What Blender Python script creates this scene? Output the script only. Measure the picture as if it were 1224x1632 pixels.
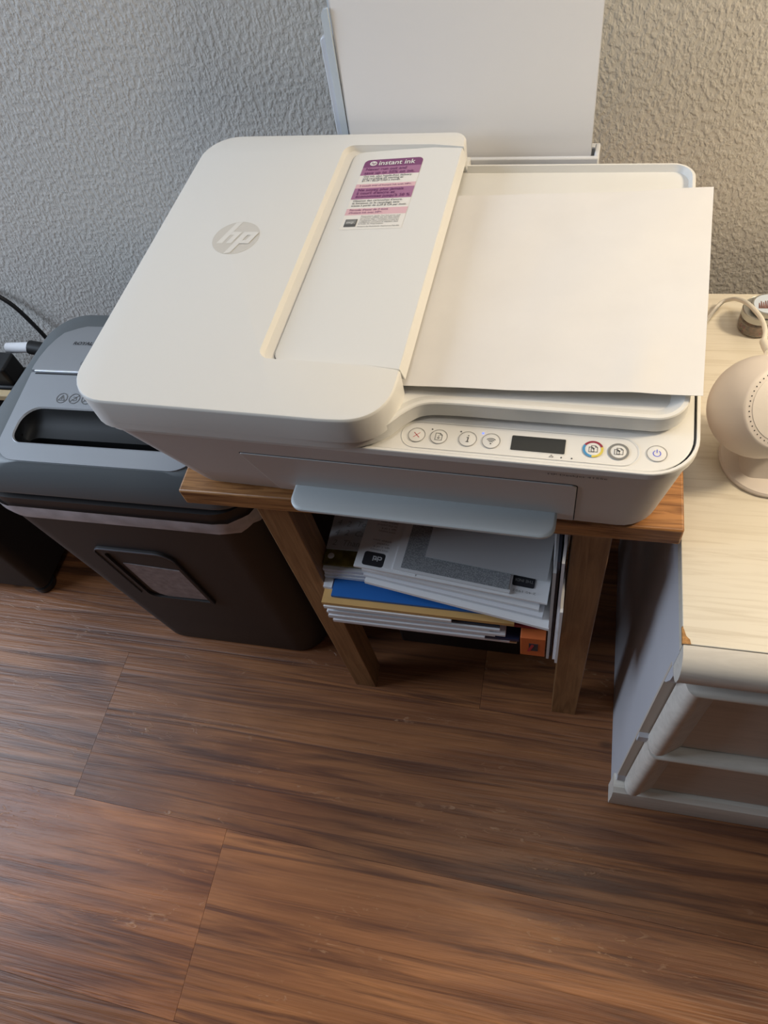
import bpy, bmesh, math, random
from mathutils import Vector, Matrix
random.seed(7)
for o in list(bpy.data.objects): bpy.data.objects.remove(o)
S = bpy.context.scene
COL = S.collection
PI = math.pi

# ------------------------------------------------------------------ camera
R = Vector((0.9697315, 0.1883947, -0.1553327)); U = Vector((-0.0795890, 0.8452931, 0.5283420)); F = Vector((-0.2308385, 0.4999871, -0.8347015))
cam = bpy.data.cameras.new('camera'); camo = bpy.data.objects.new('camera', cam); COL.objects.link(camo)
camo.matrix_world = Matrix(((R.x, U.x, -F.x, 0.34247), (R.y, U.y, -F.y, -0.30307), (R.z, U.z, -F.z, 1.12090), (0, 0, 0, 1)))
cam.sensor_fit = 'VERTICAL'; cam.sensor_height = 24.0; cam.lens = 17.094; cam.clip_start = 0.01
S.camera = camo

# ------------------------------------------------------------------ world, lights, exposure
W = bpy.data.worlds.new('world'); S.world = W; W.use_nodes = True
W.node_tree.nodes['Background'].inputs[0].default_value = (0.62, 0.60, 0.60, 1)
W.node_tree.nodes['Background'].inputs[1].default_value = 0.07

def area(name, loc, target, sx, sy, power, colr, spread=PI):
    l = bpy.data.lights.new(name, 'AREA'); l.shape = 'RECTANGLE'; l.size = sx; l.size_y = sy; l.energy = power; l.color = colr; l.spread = spread
    o = bpy.data.objects.new(name, l); COL.objects.link(o); o.location = loc
    o.rotation_euler = (Vector(target) - Vector(loc)).to_track_quat('-Z', 'Y').to_euler(); return o
area('window_light', (-1.70, -0.18, 1.40), (0.1, 0.1, 0.45), 0.9, 1.1, 33, (0.70, 0.83, 1.0))
area('ceiling_light', (0.35, 0.12, 2.35), (0.25, 0.12, 0.0), 1.1, 0.5, 8, (1.0, 0.93, 0.84))
lamp = bpy.data.lights.new('desk_lamp_light', 'POINT'); lamp.energy = 20; lamp.color = (1.0, 0.82, 0.57); lamp.shadow_soft_size = 0.07
lo = bpy.data.objects.new('desk_lamp_light', lamp); COL.objects.link(lo); lo.location = (0.96, 0.150, 1.20)
S.view_settings.view_transform = 'Standard'; S.view_settings.look = 'None'; S.view_settings.gamma = 1.0; S.view_settings.use_curve_mapping = False
S.view_settings.exposure = 0.0

# ------------------------------------------------------------------ materials
def _new(name):
    m = bpy.data.materials.new(name); m.use_nodes = True
    return m, m.node_tree.nodes, m.node_tree.links, m.node_tree.nodes['Principled BSDF']
def mat(name, col, rough=0.5, metal=0.0, bump=0.0, bscale=300.0, var=0.0, vscale=8.0, emit=None, estr=1.0, trans=0.0, alpha=1.0, spec=0.5):
    m, n, l, b = _new(name)
    b.inputs['Base Color'].default_value = (*col, 1); b.inputs['Roughness'].default_value = rough; b.inputs['Metallic'].default_value = metal
    b.inputs['Specular IOR Level'].default_value = spec
    tc = n.new('ShaderNodeTexCoord')
    if var > 0:
        t = n.new('ShaderNodeTexNoise'); t.inputs['Scale'].default_value = vscale; t.inputs['Detail'].default_value = 4
        l.new(tc.outputs['Object'], t.inputs['Vector'])
        r = n.new('ShaderNodeValToRGB'); r.color_ramp.elements[0].position = 0.3; r.color_ramp.elements[1].position = 0.7
        r.color_ramp.elements[0].color = (*[c * (1 - var) for c in col], 1); r.color_ramp.elements[1].color = (*[min(1, c * (1 + var)) for c in col], 1)
        l.new(t.outputs['Fac'], r.inputs['Fac']); l.new(r.outputs['Color'], b.inputs['Base Color'])
    if bump > 0:
        t2 = n.new('ShaderNodeTexNoise'); t2.inputs['Scale'].default_value = bscale; t2.inputs['Detail'].default_value = 3
        l.new(tc.outputs['Object'], t2.inputs['Vector'])
        bp = n.new('ShaderNodeBump'); bp.inputs['Strength'].default_value = 0.5; bp.inputs['Distance'].default_value = bump
        l.new(t2.outputs['Fac'], bp.inputs['Height']); l.new(bp.outputs['Normal'], b.inputs['Normal'])
    if emit:
        b.inputs['Emission Color'].default_value = (*emit, 1); b.inputs['Emission Strength'].default_value = estr
    if trans: b.inputs['Transmission Weight'].default_value = trans
    if alpha < 1: b.inputs['Alpha'].default_value = alpha
    return m

def wood(name, dark, light, scale=(3, 60, 60), rough=0.5, bump=0.0006, contrast=(0.35, 0.65), detail=6, dist=1.5, random_offset=False, streak=None, spec=0.5):
    """grain runs along the axis with the small scale"""
    m, n, l, b = _new(name)
    b.inputs['Roughness'].default_value = rough; b.inputs['Specular IOR Level'].default_value = spec
    tc = n.new('ShaderNodeTexCoord'); mp = n.new('ShaderNodeMapping'); mp.inputs['Scale'].default_value = scale
    l.new(tc.outputs['Object'], mp.inputs['Vector'])
    vec = mp.outputs['Vector']
    if random_offset:
        oi = n.new('ShaderNodeObjectInfo'); ml = n.new('ShaderNodeVectorMath'); ml.operation = 'MULTIPLY_ADD'
        cb = n.new('ShaderNodeCombineXYZ')
        for k in range(3): l.new(oi.outputs['Random'], cb.inputs[k])
        ml.inputs[1].default_value = (37, 53, 71); l.new(cb.outputs[0], ml.inputs[0]); l.new(vec, ml.inputs[2]); vec = ml.outputs[0]
    t = n.new('ShaderNodeTexNoise'); t.inputs['Scale'].default_value = 1.0; t.inputs['Detail'].default_value = detail; t.inputs['Roughness'].default_value = 0.62; t.inputs['Distortion'].default_value = dist
    l.new(vec, t.inputs['Vector'])
    r = n.new('ShaderNodeValToRGB'); r.color_ramp.elements[0].position = contrast[0]; r.color_ramp.elements[1].position = contrast[1]
    r.color_ramp.elements[0].color = (*dark, 1); r.color_ramp.elements[1].color = (*light, 1)
    l.new(t.outputs['Fac'], r.inputs['Fac']); colr = r.outputs['Color']
    if streak:
        mp2 = n.new('ShaderNodeVectorMath'); mp2.operation = 'MULTIPLY'; mp2.inputs[1].default_value = (0.45, 0.16, 0.16); l.new(vec, mp2.inputs[0])
        t3 = n.new('ShaderNodeTexNoise'); t3.inputs['Scale'].default_value = 1.0; t3.inputs['Detail'].default_value = 5; t3.inputs['Distortion'].default_value = 0.8
        l.new(mp2.outputs[0], t3.inputs['Vector'])
        r3 = n.new('ShaderNodeValToRGB'); r3.color_ramp.elements[0].position = 0.50; r3.color_ramp.elements[1].position = 0.72
        r3.color_ramp.elements[0].color = (0, 0, 0, 1); r3.color_ramp.elements[1].color = (0.85, 0.85, 0.85, 1)
        l.new(t3.outputs['Fac'], r3.inputs['Fac'])
        mx = n.new('ShaderNodeMixRGB'); mx.inputs['Color2'].default_value = (*streak, 1)
        l.new(r3.outputs['Color'], mx.inputs['Fac']); l.new(colr, mx.inputs['Color1']); colr = mx.outputs['Color']
    if random_offset:
        oi2 = n.new('ShaderNodeObjectInfo'); mm = n.new('ShaderNodeMixRGB'); mm.blend_type = 'MULTIPLY'; mm.inputs['Fac'].default_value = 1
        l.new(colr, mm.inputs['Color1']); l.new(oi2.outputs['Color'], mm.inputs['Color2']); colr = mm.outputs['Color']
    l.new(colr, b.inputs['Base Color'])
    bp = n.new('ShaderNodeBump'); bp.inputs['Strength'].default_value = 0.6; bp.inputs['Distance'].default_value = bump
    l.new(t.outputs['Fac'], bp.inputs['Height']); l.new(bp.outputs['Normal'], b.inputs['Normal'])
    return m

M = {}
M['white'] = mat('printer_white', (0.75, 0.74, 0.71), 0.42, bump=0.00006, bscale=1500)
M['white2'] = mat('printer_light_white', (0.78, 0.77, 0.745), 0.35)
M['offwhite'] = mat('printer_front_white', (0.66, 0.63, 0.61), 0.5, bump=0.00006, bscale=1500)
M['tray'] = mat('output_tray_grey', (0.60, 0.64, 0.65), 0.4)
M['lavender'] = mat('rear_tray_plastic', (0.66, 0.68, 0.73), 0.35)
M['lucent'] = mat('rear_support_plastic', (0.62, 0.70, 0.78), 0.3, alpha=0.88)
M['pit'] = mat('shredder_pit', (0.006, 0.006, 0.0065), 0.5, spec=0.3)
M['black'] = mat('black_plastic', (0.012, 0.012, 0.013), 0.45)
M['seam'] = mat('seam_dark', (0.02, 0.02, 0.022), 0.8)
M['ink'] = mat('ink_grey', (0.10, 0.10, 0.10), 0.6)
M['ink2'] = mat('ink_mid', (0.28, 0.27, 0.26), 0.6)
M['inkb'] = mat('ink_dark', (0.02, 0.02, 0.025), 0.6)
M['logo'] = mat('logo_grey', (0.62, 0.60, 0.56), 0.4)
M['paper'] = mat('paper_white', (0.74, 0.725, 0.715), 0.75, var=0.02, vscale=25, bump=0.0006, bscale=14)
M['paper_plain'] = mat('paper_plain_white', (0.84, 0.83, 0.83), 0.8)
M['paper_b'] = mat('paper_cool_white', (0.78, 0.78, 0.81), 0.8)
M['paper_c'] = mat('paper_grey_white', (0.55, 0.545, 0.55), 0.8)
M['paper_pink'] = mat('paper_pinkish', (0.70, 0.62, 0.62), 0.8)
M['manila'] = mat('manila_tan', (0.62, 0.36, 0.12), 0.75, var=0.06, vscale=30)
M['cream'] = mat('cream_card', (0.70, 0.56, 0.36), 0.75)
M['blue'] = mat('blue_folder', (0.008, 0.12, 0.42), 0.5, var=0.08, vscale=10)
M['navy'] = mat('navy_folder', (0.01, 0.025, 0.10), 0.6)
M['maroon'] = mat('maroon_folder', (0.22, 0.012, 0.03), 0.6)
M['darkfolder'] = mat('dark_folder', (0.03, 0.035, 0.05), 0.6)
M['orange'] = mat('orange_box', (0.62, 0.14, 0.03), 0.6)
M['pic'] = mat('olive_photo', (0.16, 0.13, 0.03), 0.35, var=0.6, vscale=60)
M['purple'] = mat('label_purple', (0.20, 0.055, 0.16), 0.45)
M['violet'] = mat('label_violet', (0.37, 0.16, 0.29), 0.45)
M['pink'] = mat('label_pink', (0.72, 0.46, 0.50), 0.45)
M['labelw'] = mat('label_white', (0.80, 0.77, 0.72), 0.45)
M['violetink'] = mat('label_violet_ink', (0.16, 0.03, 0.14), 0.5)
M['red'] = mat('ring_red', (0.30, 0.03, 0.06), 0.5); M['cross'] = mat('cross_red', (0.50, 0.03, 0.05), 0.5)
M['yellow'] = mat('ring_yellow', (0.72, 0.58, 0.10), 0.5); M['cyan'] = mat('ring_blue', (0.06, 0.28, 0.55), 0.5)
M['grey'] = mat('ring_grey', (0.22, 0.22, 0.21), 0.5)
M['led'] = mat('led_blue', (0.05, 0.08, 0.9), 0.3, emit=(0.08, 0.13, 1.0), estr=3.0)
M['power'] = mat('power_blue', (0.05, 0.06, 0.5), 0.4, emit=(0.10, 0.12, 0.8), estr=0.25)
M['lcd'] = mat('lcd_dark', (0.035, 0.037, 0.037), 0.28)
M['silver'] = mat('shredder_silver', (0.34, 0.36, 0.39), 0.4, metal=0.25, bump=0.00004, bscale=2500)
M['silver_hi'] = mat('shredder_silver_edge', (0.62, 0.64, 0.68), 0.3, metal=0.3)
M['slate'] = mat('shredder_slate', (0.115, 0.13, 0.14), 0.45, bump=0.00005, bscale=2000)
M['bin'] = mat('shredder_bin', (0.020, 0.016, 0.016), 0.55, bump=0.0001, bscale=900)
M['highlight_piping'] = mat('lip_highlight_and_piping', (0.10, 0.10, 0.115), 0.4)
M['shreds'] = mat('shredded_paper', (0.30, 0.25, 0.25), 0.55, var=0.22, vscale=90)
M['bag'] = mat('bag_film', (0.72, 0.70, 0.76), 0.3, var=0.2, vscale=40, alpha=0.72, bump=0.001, bscale=60)
M['wood'] = wood('table_oak', (0.18, 0.066, 0.018), (0.50, 0.235, 0.082), (9, 150, 150), 0.42, 0.0006, (0.36, 0.58))
M['wood_v'] = wood('table_oak_leg', (0.20, 0.095, 0.035), (0.33, 0.17, 0.07), (110, 110, 7), 0.45, 0.0003, (0.35, 0.65))
M['dtop'] = wood('dresser_top_laminate', (0.60, 0.54, 0.44), (0.71, 0.66, 0.56), (7, 150, 60), 0.4, 0.0001, (0.30, 0.52), dist=1.2)
M['dfront'] = wood('dresser_front_laminate', (0.62, 0.58, 0.52), (0.76, 0.72, 0.65), (9, 90, 60), 0.35, 0.0002, (0.3, 0.65))
M['dpanel'] = wood('dresser_panel', (0.54, 0.49, 0.43), (0.63, 0.57, 0.50), (9, 60, 60), 0.5, 0.0002, (0.3, 0.65))
M['dside'] = mat('dresser_side', (0.52, 0.52, 0.555), 0.55, var=0.04, vscale=6)
M['dedge'] = mat('dresser_raw_edge', (0.55, 0.48, 0.41), 0.7)
M['chip'] = mat('chipboard', (0.42, 0.22, 0.08), 0.9, var=0.35, vscale=300, bump=0.002, bscale=400)
M['plank'] = None
M['gap'] = mat('floor_gap', (0.02, 0.012, 0.01), 0.9)
M['cam'] = mat('camera_body', (0.72, 0.66, 0.62), 0.42); M['camface'] = mat('camera_face', (0.76, 0.71, 0.67), 0.5)
M['cable'] = mat('white_cable', (0.82, 0.78, 0.70), 0.4)
M['metal'] = mat('lid_metal', (0.48, 0.48, 0.46), 0.3, metal=0.85)
M['glass'] = mat('jar_glass', (0.75, 0.78, 0.72), 0.08, trans=0.85)
M['bits'] = mat('jar_bits', (0.40, 0.20, 0.13), 0.7, var=0.7, vscale=220)
M['bits2'] = mat('jar_bits_red', (0.42, 0.06, 0.07), 0.6, var=0.4, vscale=200)
M['disc'] = mat('printed_disc_blue', (0.60, 0.68, 0.80), 0.35); M['discink'] = mat('printed_disc_brown', (0.20, 0.10, 0.09), 0.5, var=0.4, vscale=400)
M['darkbox'] = mat('dark_cabinet', (0.012, 0.010, 0.010), 0.6, bump=0.0002, bscale=500)
M['beige'] = mat('beige_strip', (0.55, 0.42, 0.24), 0.5)
M['pat'] = None

def knockdown():
    m, n, l, b = _new('wall_knockdown'); b.inputs['Roughness'].default_value = 0.6
    b.inputs['Base Color'].default_value = (0.66, 0.64, 0.605, 1)
    tc = n.new('ShaderNodeTexCoord')
    t = n.new('ShaderNodeTexNoise'); t.inputs['Scale'].default_value = 215; t.inputs['Detail'].default_value = 4.0; t.inputs['Roughness'].default_value = 0.5; t.inputs['Distortion'].default_value = 0.0
    mp = n.new('ShaderNodeMapping'); mp.inputs['Scale'].default_value = (1.0, 1.0, 0.68); l.new(tc.outputs['Object'], mp.inputs['Vector']); l.new(mp.outputs[0], t.inputs['Vector'])
    r = n.new('ShaderNodeValToRGB'); r.color_ramp.elements[0].position = 0.38; r.color_ramp.elements[1].position = 0.66; r.color_ramp.interpolation = 'EASE'
    l.new(t.outputs['Fac'], r.inputs['Fac'])
    bp = n.new('ShaderNodeBump'); bp.inputs['Strength'].default_value = 0.5; bp.inputs['Distance'].default_value = 0.0012
    l.new(r.outputs['Color'], bp.inputs['Height']); l.new(bp.outputs['Normal'], b.inputs['Normal'])
    return m
def planks():
    m, n, l, b = _new('floor_plank')
    tc = n.new('ShaderNodeTexCoord'); oi = n.new('ShaderNodeObjectInfo'); cb = n.new('ShaderNodeCombineXYZ')
    for k in range(3): l.new(oi.outputs['Random'], cb.inputs[k])
    ml = n.new('ShaderNodeVectorMath'); ml.operation = 'MULTIPLY_ADD'; ml.inputs[1].default_value = (17, 9, 5); l.new(cb.outputs[0], ml.inputs[0]); l.new(tc.outputs['Object'], ml.inputs[2])
    def noise(sc, scale, det, dist, rough=0.55):
        mp = n.new('ShaderNodeMapping'); mp.inputs['Scale'].default_value = sc; l.new(ml.outputs[0], mp.inputs['Vector'])
        t = n.new('ShaderNodeTexNoise'); t.inputs['Scale'].default_value = scale; t.inputs['Detail'].default_value = det; t.inputs['Distortion'].default_value = dist; t.inputs['Roughness'].default_value = rough
        l.new(mp.outputs[0], t.inputs['Vector']); return t.outputs['Fac']
    def ramp(x, a, c0, b_, c1):
        r = n.new('ShaderNodeValToRGB'); e = r.color_ramp.elements; e[0].position = a; e[1].position = b_; e[0].color = (*c0, 1); e[1].color = (*c1, 1); l.new(x, r.inputs['Fac']); return r.outputs['Color']
    def mix(f, a, c, mode='MIX', fac=None):
        x = n.new('ShaderNodeMixRGB'); x.blend_type = mode
        if f is None: x.inputs['Fac'].default_value = fac
        else: l.new(f, x.inputs['Fac'])
        l.new(a, x.inputs['Color1'])
        if isinstance(c, tuple): x.inputs['Color2'].default_value = (*c, 1)
        else: l.new(c, x.inputs['Color2'])
        return x.outputs['Color']
    base = ramp(noise((1.6, 9, 1), 1.6, 5, 1.0), 0.34, (0.20, 0.075, 0.033), 0.68, (0.41, 0.17, 0.066))
    waves = noise((1.15, 30, 1), 1.5, 6, 1.5, 0.58)                        # wavy ridges along the board
    c = mix(ramp(waves, 0.36, (0.75,) * 3, 0.52, (0, 0, 0)), base, (0.085, 0.032, 0.020))
    fine = noise((5, 300, 1), 1.0, 3, 0.4)
    c = mix(None, c, ramp(fine, 0.3, (0.72,) * 3, 0.66, (1.12,) * 3), 'MULTIPLY', 0.6)
    dark = noise((0.9, 5.5, 1), 1.7, 4, 1.4)                              # broad charcoal smears
    c = mix(ramp(dark, 0.58, (0, 0, 0), 0.76, (0.8,) * 3), c, (0.045, 0.024, 0.020))
    fl = noise((46, 120, 1), 1.0, 3, 1.2)                                 # short pale cross flecks, only in patches
    pt = noise((2.2, 9, 1), 1.7, 2, 0.3)
    fm = n.new('ShaderNodeMath'); fm.operation = 'MULTIPLY'
    for k, q in enumerate((ramp(fl, 0.60, (0,) * 3, 0.70, (0.75,) * 3), ramp(pt, 0.52, (0,) * 3, 0.64, (1,) * 3))): l.new(q, fm.inputs[k])
    c = mix(fm.outputs[0], c, (0.44, 0.24, 0.13))
    kn = n.new('ShaderNodeTexVoronoi'); kn.inputs['Scale'].default_value = 7.0; mpk = n.new('ShaderNodeMapping'); mpk.inputs['Scale'].default_value = (0.7, 1.3, 1); l.new(ml.outputs[0], mpk.inputs['Vector']); l.new(mpk.outputs[0], kn.inputs['Vector'])
    c = mix(ramp(kn.outputs['Distance'], 0.035, (0.85,) * 3, 0.085, (0,) * 3), c, (0.035, 0.015, 0.010))
    c = mix(None, c, oi.outputs['Color'], 'MULTIPLY', 1.0)
    l.new(c, b.inputs['Base Color'])
    b.inputs['Roughness'].default_value = 0.36; b.inputs['Specular IOR Level'].default_value = 0.36
    ad = n.new('ShaderNodeMath'); ad.operation = 'MULTIPLY_ADD'; ad.inputs[1].default_value = 0.25; l.new(fine, ad.inputs[0]); l.new(waves, ad.inputs[2])
    ad2 = n.new('ShaderNodeMath'); ad2.operation = 'MULTIPLY_ADD'; ad2.inputs[1].default_value = 0.25; l.new(fm.outputs[0], ad2.inputs[0]); l.new(ad.outputs[0], ad2.inputs[2])
    bp = n.new('ShaderNodeBump'); bp.inputs['Strength'].default_value = 0.7; bp.inputs['Distance'].default_value = 0.0022; l.new(ad2.outputs[0], bp.inputs['Height']); l.new(bp.outputs['Normal'], b.inputs['Normal'])
    return m
M['plank'] = planks()
M['wall'] = knockdown()
def pattern():
    m, n, l, b = _new('security_pattern'); b.inputs['Roughness'].default_value = 0.8
    tc = n.new('ShaderNodeTexCoord'); v = n.new('ShaderNodeTexVoronoi'); v.inputs['Scale'].default_value = 800; l.new(tc.outputs['Object'], v.inputs['Vector'])
    r = n.new('ShaderNodeValToRGB'); r.color_ramp.elements[0].position = 0.25; r.color_ramp.elements[1].position = 0.6
    r.color_ramp.elements[0].color = (0.42, 0.43, 0.44, 1); r.color_ramp.elements[1].color = (0.24, 0.25, 0.26, 1)
    l.new(v.outputs['Distance'], r.inputs['Fac']); l.new(r.outputs['Color'], b.inputs['Base Color']); return m
M['pat'] = pattern()

# ------------------------------------------------------------------ geometry helpers
class G:
    """collects geometry, built as ONE mesh object"""
    def __init__(s): s.v = []; s.f = []; s.m = []
    def add(s, v, f, mi=0):
        k = len(s.v); s.v += [tuple(p) for p in v]; s.f += [tuple(i + k for i in q) for q in f]; s.m += [mi] * len(f); return s
    def loft(s, loops, caps=(True, True), mi=0, closed=True):
        n = len(loops[0]); v = [p for L in loops for p in L]; f = []
        for a in range(len(loops) - 1):
            for i in range(n if closed else n - 1):
                j = (i + 1) % n; f.append((a * n + i, a * n + j, (a + 1) * n + j, (a + 1) * n + i))
        if caps[0]: f.append(tuple(range(n - 1, -1, -1)))
        if caps[1]: f.append(tuple((len(loops) - 1) * n + i for i in range(n)))
        return s.add(v, f, mi)
    def prism(s, o, z0, z1, mi=0): return s.loft([[(x, y, z0) for x, y in o], [(x, y, z1) for x, y in o]], mi=mi)
    def box(s, x0, x1, y0, y1, z0, z1, mi=0): return s.prism([(x0, y0), (x1, y0), (x1, y1), (x0, y1)], z0, z1, mi)
    def tube(s, pts, r, n=10, mi=0, caps=True):
        pts = [Vector(p) for p in pts]; loops = []; up = Vector((0.13, 0.27, 1)).normalized()
        for i, p in enumerate(pts):
            t = (pts[min(i + 1, len(pts) - 1)] - pts[max(i - 1, 0)]).normalized()
            a = t.cross(up); a = a.normalized() if a.length > 1e-4 else Vector((1, 0, 0)); b = t.cross(a)
            rr = r[i] if isinstance(r, (list, tuple)) else r
            loops.append([p + rr * (math.cos(2 * PI * k / n) * a + math.sin(2 * PI * k / n) * b) for k in range(n)])
        return s.loft(loops, (caps, caps), mi)
    def lathe(s, prof, c=(0, 0, 0), n=40, mi=0):
        loops = [[(c[0] + r * math.cos(2 * PI * k / n), c[1] + r * math.sin(2 * PI * k / n), c[2] + z) for k in range(n)] for r, z in prof]
        return s.loft(loops, (True, True), mi)
    def ring(s, cx, cy, z, r0, r1, a0=0, a1=360, n=40, mi=0):
        full = abs(a1 - a0) >= 360; k = n if full else n + 1; v = []
        for i in range(k):
            a = math.radians(a0 + (a1 - a0) * i / n); v += [(cx + r0 * math.cos(a), cy + r0 * math.sin(a), z), (cx + r1 * math.cos(a), cy + r1 * math.sin(a), z)]
        f = [(2 * i, 2 * i + 1, (2 * i + 3) % (2 * k), (2 * i + 2) % (2 * k)) for i in range(n)]
        return s.add(v, f, mi)
    def poly(s, o, z, mi=0): return s.add([(x, y, z) for x, y in o], [tuple(range(len(o)))], mi)
    def line(s, pts, w, z, mi=0):
        for (x0, y0), (x1, y1) in zip(pts[:-1], pts[1:]):
            d = Vector((x1 - x0, y1 - y0)); d.normalize(); nx, ny = -d.y * w / 2, d.x * w / 2; ex, ey = d.x * w / 2, d.y * w / 2
            s.poly([(x0 + nx - ex, y0 + ny - ey), (x0 - nx - ex, y0 - ny - ey), (x1 - nx + ex, y1 - ny + ey), (x1 + nx + ex, y1 + ny + ey)], z, mi)
        return s
    def text(s, body, size, at, ux=(1, 0, 0), uy=(0, 1, 0), mi=0, align='LEFT', shear=0.0, width=None, bold=0.0):
        cu = bpy.data.curves.new('t', 'FONT'); cu.body = body; cu.size = size; cu.align_x = align; cu.resolution_u = 2; cu.shear = shear; cu.offset = bold
        ob = bpy.data.objects.new('t', cu); me = bpy.data.meshes.new_from_object(ob)
        vs = [v.co.copy() for v in me.vertices]; fs = [tuple(p.vertices) for p in me.polygons]
        if vs and width:
            x0 = min(v.x for v in vs); x1 = max(v.x for v in vs); k = width / max(1e-6, x1 - x0)
            for v in vs: v.x *= k
        a, ux, uy = Vector(at), Vector(ux), Vector(uy)
        s.add([a + ux * v.x + uy * v.y for v in vs], fs, mi)
        bpy.data.objects.remove(ob); bpy.data.curves.remove(cu); bpy.data.meshes.remove(me); return s
    def map(s, fn): s.v = [tuple(fn(*p)) for p in s.v]; return s
    def build(s, name, mats, parent=None, bevel=0.0, seg=2, angle=35, loc=None, recalc=True, bang=40):
        me = bpy.data.meshes.new(name); me.from_pydata(s.v, [], s.f)
        mats = mats if isinstance(mats, (list, tuple)) else [mats]
        for m in mats: me.materials.append(M[m])
        for p, i in zip(me.polygons, s.m): p.material_index = i; p.use_smooth = True
        if recalc:
            bm = bmesh.new(); bm.from_mesh(me); bmesh.ops.recalc_face_normals(bm, faces=bm.faces[:]); bm.to_mesh(me); bm.free()
        me.set_sharp_from_angle(angle=math.radians(angle))
        o = bpy.data.objects.new(name, me); COL.objects.link(o)
        if parent: o.parent = parent
        if loc: o.location = loc
        if bevel > 0:
            b = o.modifiers.new('bevel', 'BEVEL'); b.width = bevel; b.segments = seg; b.limit_method = 'ANGLE'; b.angle_limit = math.radians(bang); b.harden_normals = False
        return o

def rrect(x0, x1, y0, y1, r, n=8):
    rs = r if isinstance(r, (list, tuple)) else [r] * 4      # corners: front-right, back-right, back-left, front-left
    out = []
    for (cx, cy, a0), q in zip(((x1, y0, -90), (x1, y1, 0), (x0, y1, 90), (x0, y0, 180)), rs):
        ox = cx - q if cx == x1 else cx + q; oy = cy - q if cy == y1 else cy + q
        for k in range(n + 1):
            a = math.radians(a0 + 90 * k / n); out.append((ox + q * math.cos(a), oy + q * math.sin(a)))
    return out
def z3(o, z): return [(x, y, z) for x, y in o]
def thing(name, label, cat, loc=(0, 0, 0), rz=0.0, group=None):
    o = bpy.data.objects.new(name, None); COL.objects.link(o); o.location = loc; o.rotation_euler = (0, 0, rz); o.empty_display_size = 0.05
    return tag(o, label, cat, group)
def tag(o, label, cat, group=None):
    o['label'] = label; o['category'] = cat
    if group: o['group'] = group
    return o
def struct(o): o['kind'] = 'structure'; return o
def smooth_path(pts, k=6):
    P = [Vector(p) for p in pts]; out = []
    for i in range(len(P) - 1):
        p0, p1, p2, p3 = P[max(i - 1, 0)], P[i], P[i + 1], P[min(i + 2, len(P) - 1)]
        for j in range(k):
            t = j / k
            out.append(0.5 * ((2 * p1) + (-p0 + p2) * t + (2 * p0 - 5 * p1 + 4 * p2 - p3) * t * t + (-p0 + 3 * p1 - 3 * p2 + p3) * t ** 3))
    return out + [P[-1]]

# ------------------------------------------------------------------ setting: floor, wall
FR = -0.020
fl = struct(G().box(-2.6, 2.6, -1.7, 0.62, -0.03, -0.0045).build('floor', 'gap'))
tints = {}
rows = [(-1.165, [-2.6, -1.2, -0.35, 0.86, 2.6]), (-0.925, [-2.6, -1.62, -0.42, 0.78, 1.9, 2.6]), (-0.685, [-2.6, -0.78, 0.44, 1.64, 2.6]),
        (-0.445, [-2.6, -1.30, -0.098, 1.10, 2.3, 2.6]), (-0.205, [-2.6, -1.56, -0.362, 0.84, 2.04, 2.6]),
        (0.035, [-2.6, -0.95, 0.25, 1.45, 2.6]), (0.275, [-2.6, -1.4, -0.2, 1.0, 2.2, 2.6])]
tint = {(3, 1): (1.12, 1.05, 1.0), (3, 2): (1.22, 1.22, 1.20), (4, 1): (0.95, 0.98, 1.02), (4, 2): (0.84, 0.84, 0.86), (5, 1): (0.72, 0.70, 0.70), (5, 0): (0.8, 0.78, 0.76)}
for ri, (y0, xs) in enumerate(rows):
    for k in range(len(xs) - 1):
        x0, x1 = xs[k], xs[k + 1]; cx, cy = (x0 + x1) / 2, y0 + 0.12
        hw = (x1 - x0) / 2 - 0.00022; hh = 0.12 - 0.00018
        g = G().prism([(-hw, -hh - 0), (hw, -hh), (hw, hh), (-hw, hh)], -0.0044, 0.0)
        sh = math.tan(FR)
        g.map(lambda x, y, z: (x, y + sh * x, z))
        o = g.build('plank', 'plank', fl, loc=(cx, cy + sh * cx, 0))
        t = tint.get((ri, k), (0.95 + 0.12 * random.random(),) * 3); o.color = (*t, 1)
WY = 0.40
struct(G().box(-2.6, 2.6, WY, WY + 0.1, 0, 2.5).build('wall_back', 'wall'))

# ------------------------------------------------------------------ oak side table
HT = 0.5806
tb = thing('side_table', 'narrow oak side table under the white printer', 'table', (0.2165, 0.19, 0))
def L(g): return g.map(lambda x, y, z: (x - 0.2165, y - 0.19, z))
L(G().box(-0.0111, 0.4438, 0.0255, 0.352, HT - 0.0225, HT)).build('tabletop', 'wood', tb, bevel=0.0018)
for x0, x1 in ((0.0495, 0.083), (0.357, 0.392)):
    for y0, y1 in ((0.0413, 0.078), (0.292, 0.33)):
        L(G().box(x0, x1, y0, y1, 0, HT - 0.0226)).build('leg', 'wood_v', tb, bevel=0.001)
L(G().box(0.083, 0.357, 0.30, 0.318, HT - 0.075, HT - 0.0226)).build('rail', 'wood', tb)
for x0, x1 in ((0.054, 0.070), (0.372, 0.388)): L(G().box(x0, x1, 0.078, 0.292, HT - 0.10, HT - 0.0226)).build('rail', 'wood_v', tb)
L(G().box(0.0505, 0.391, 0.0785, 0.2915, 0.285, 0.300)).build('shelf', 'wood', tb)

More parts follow.
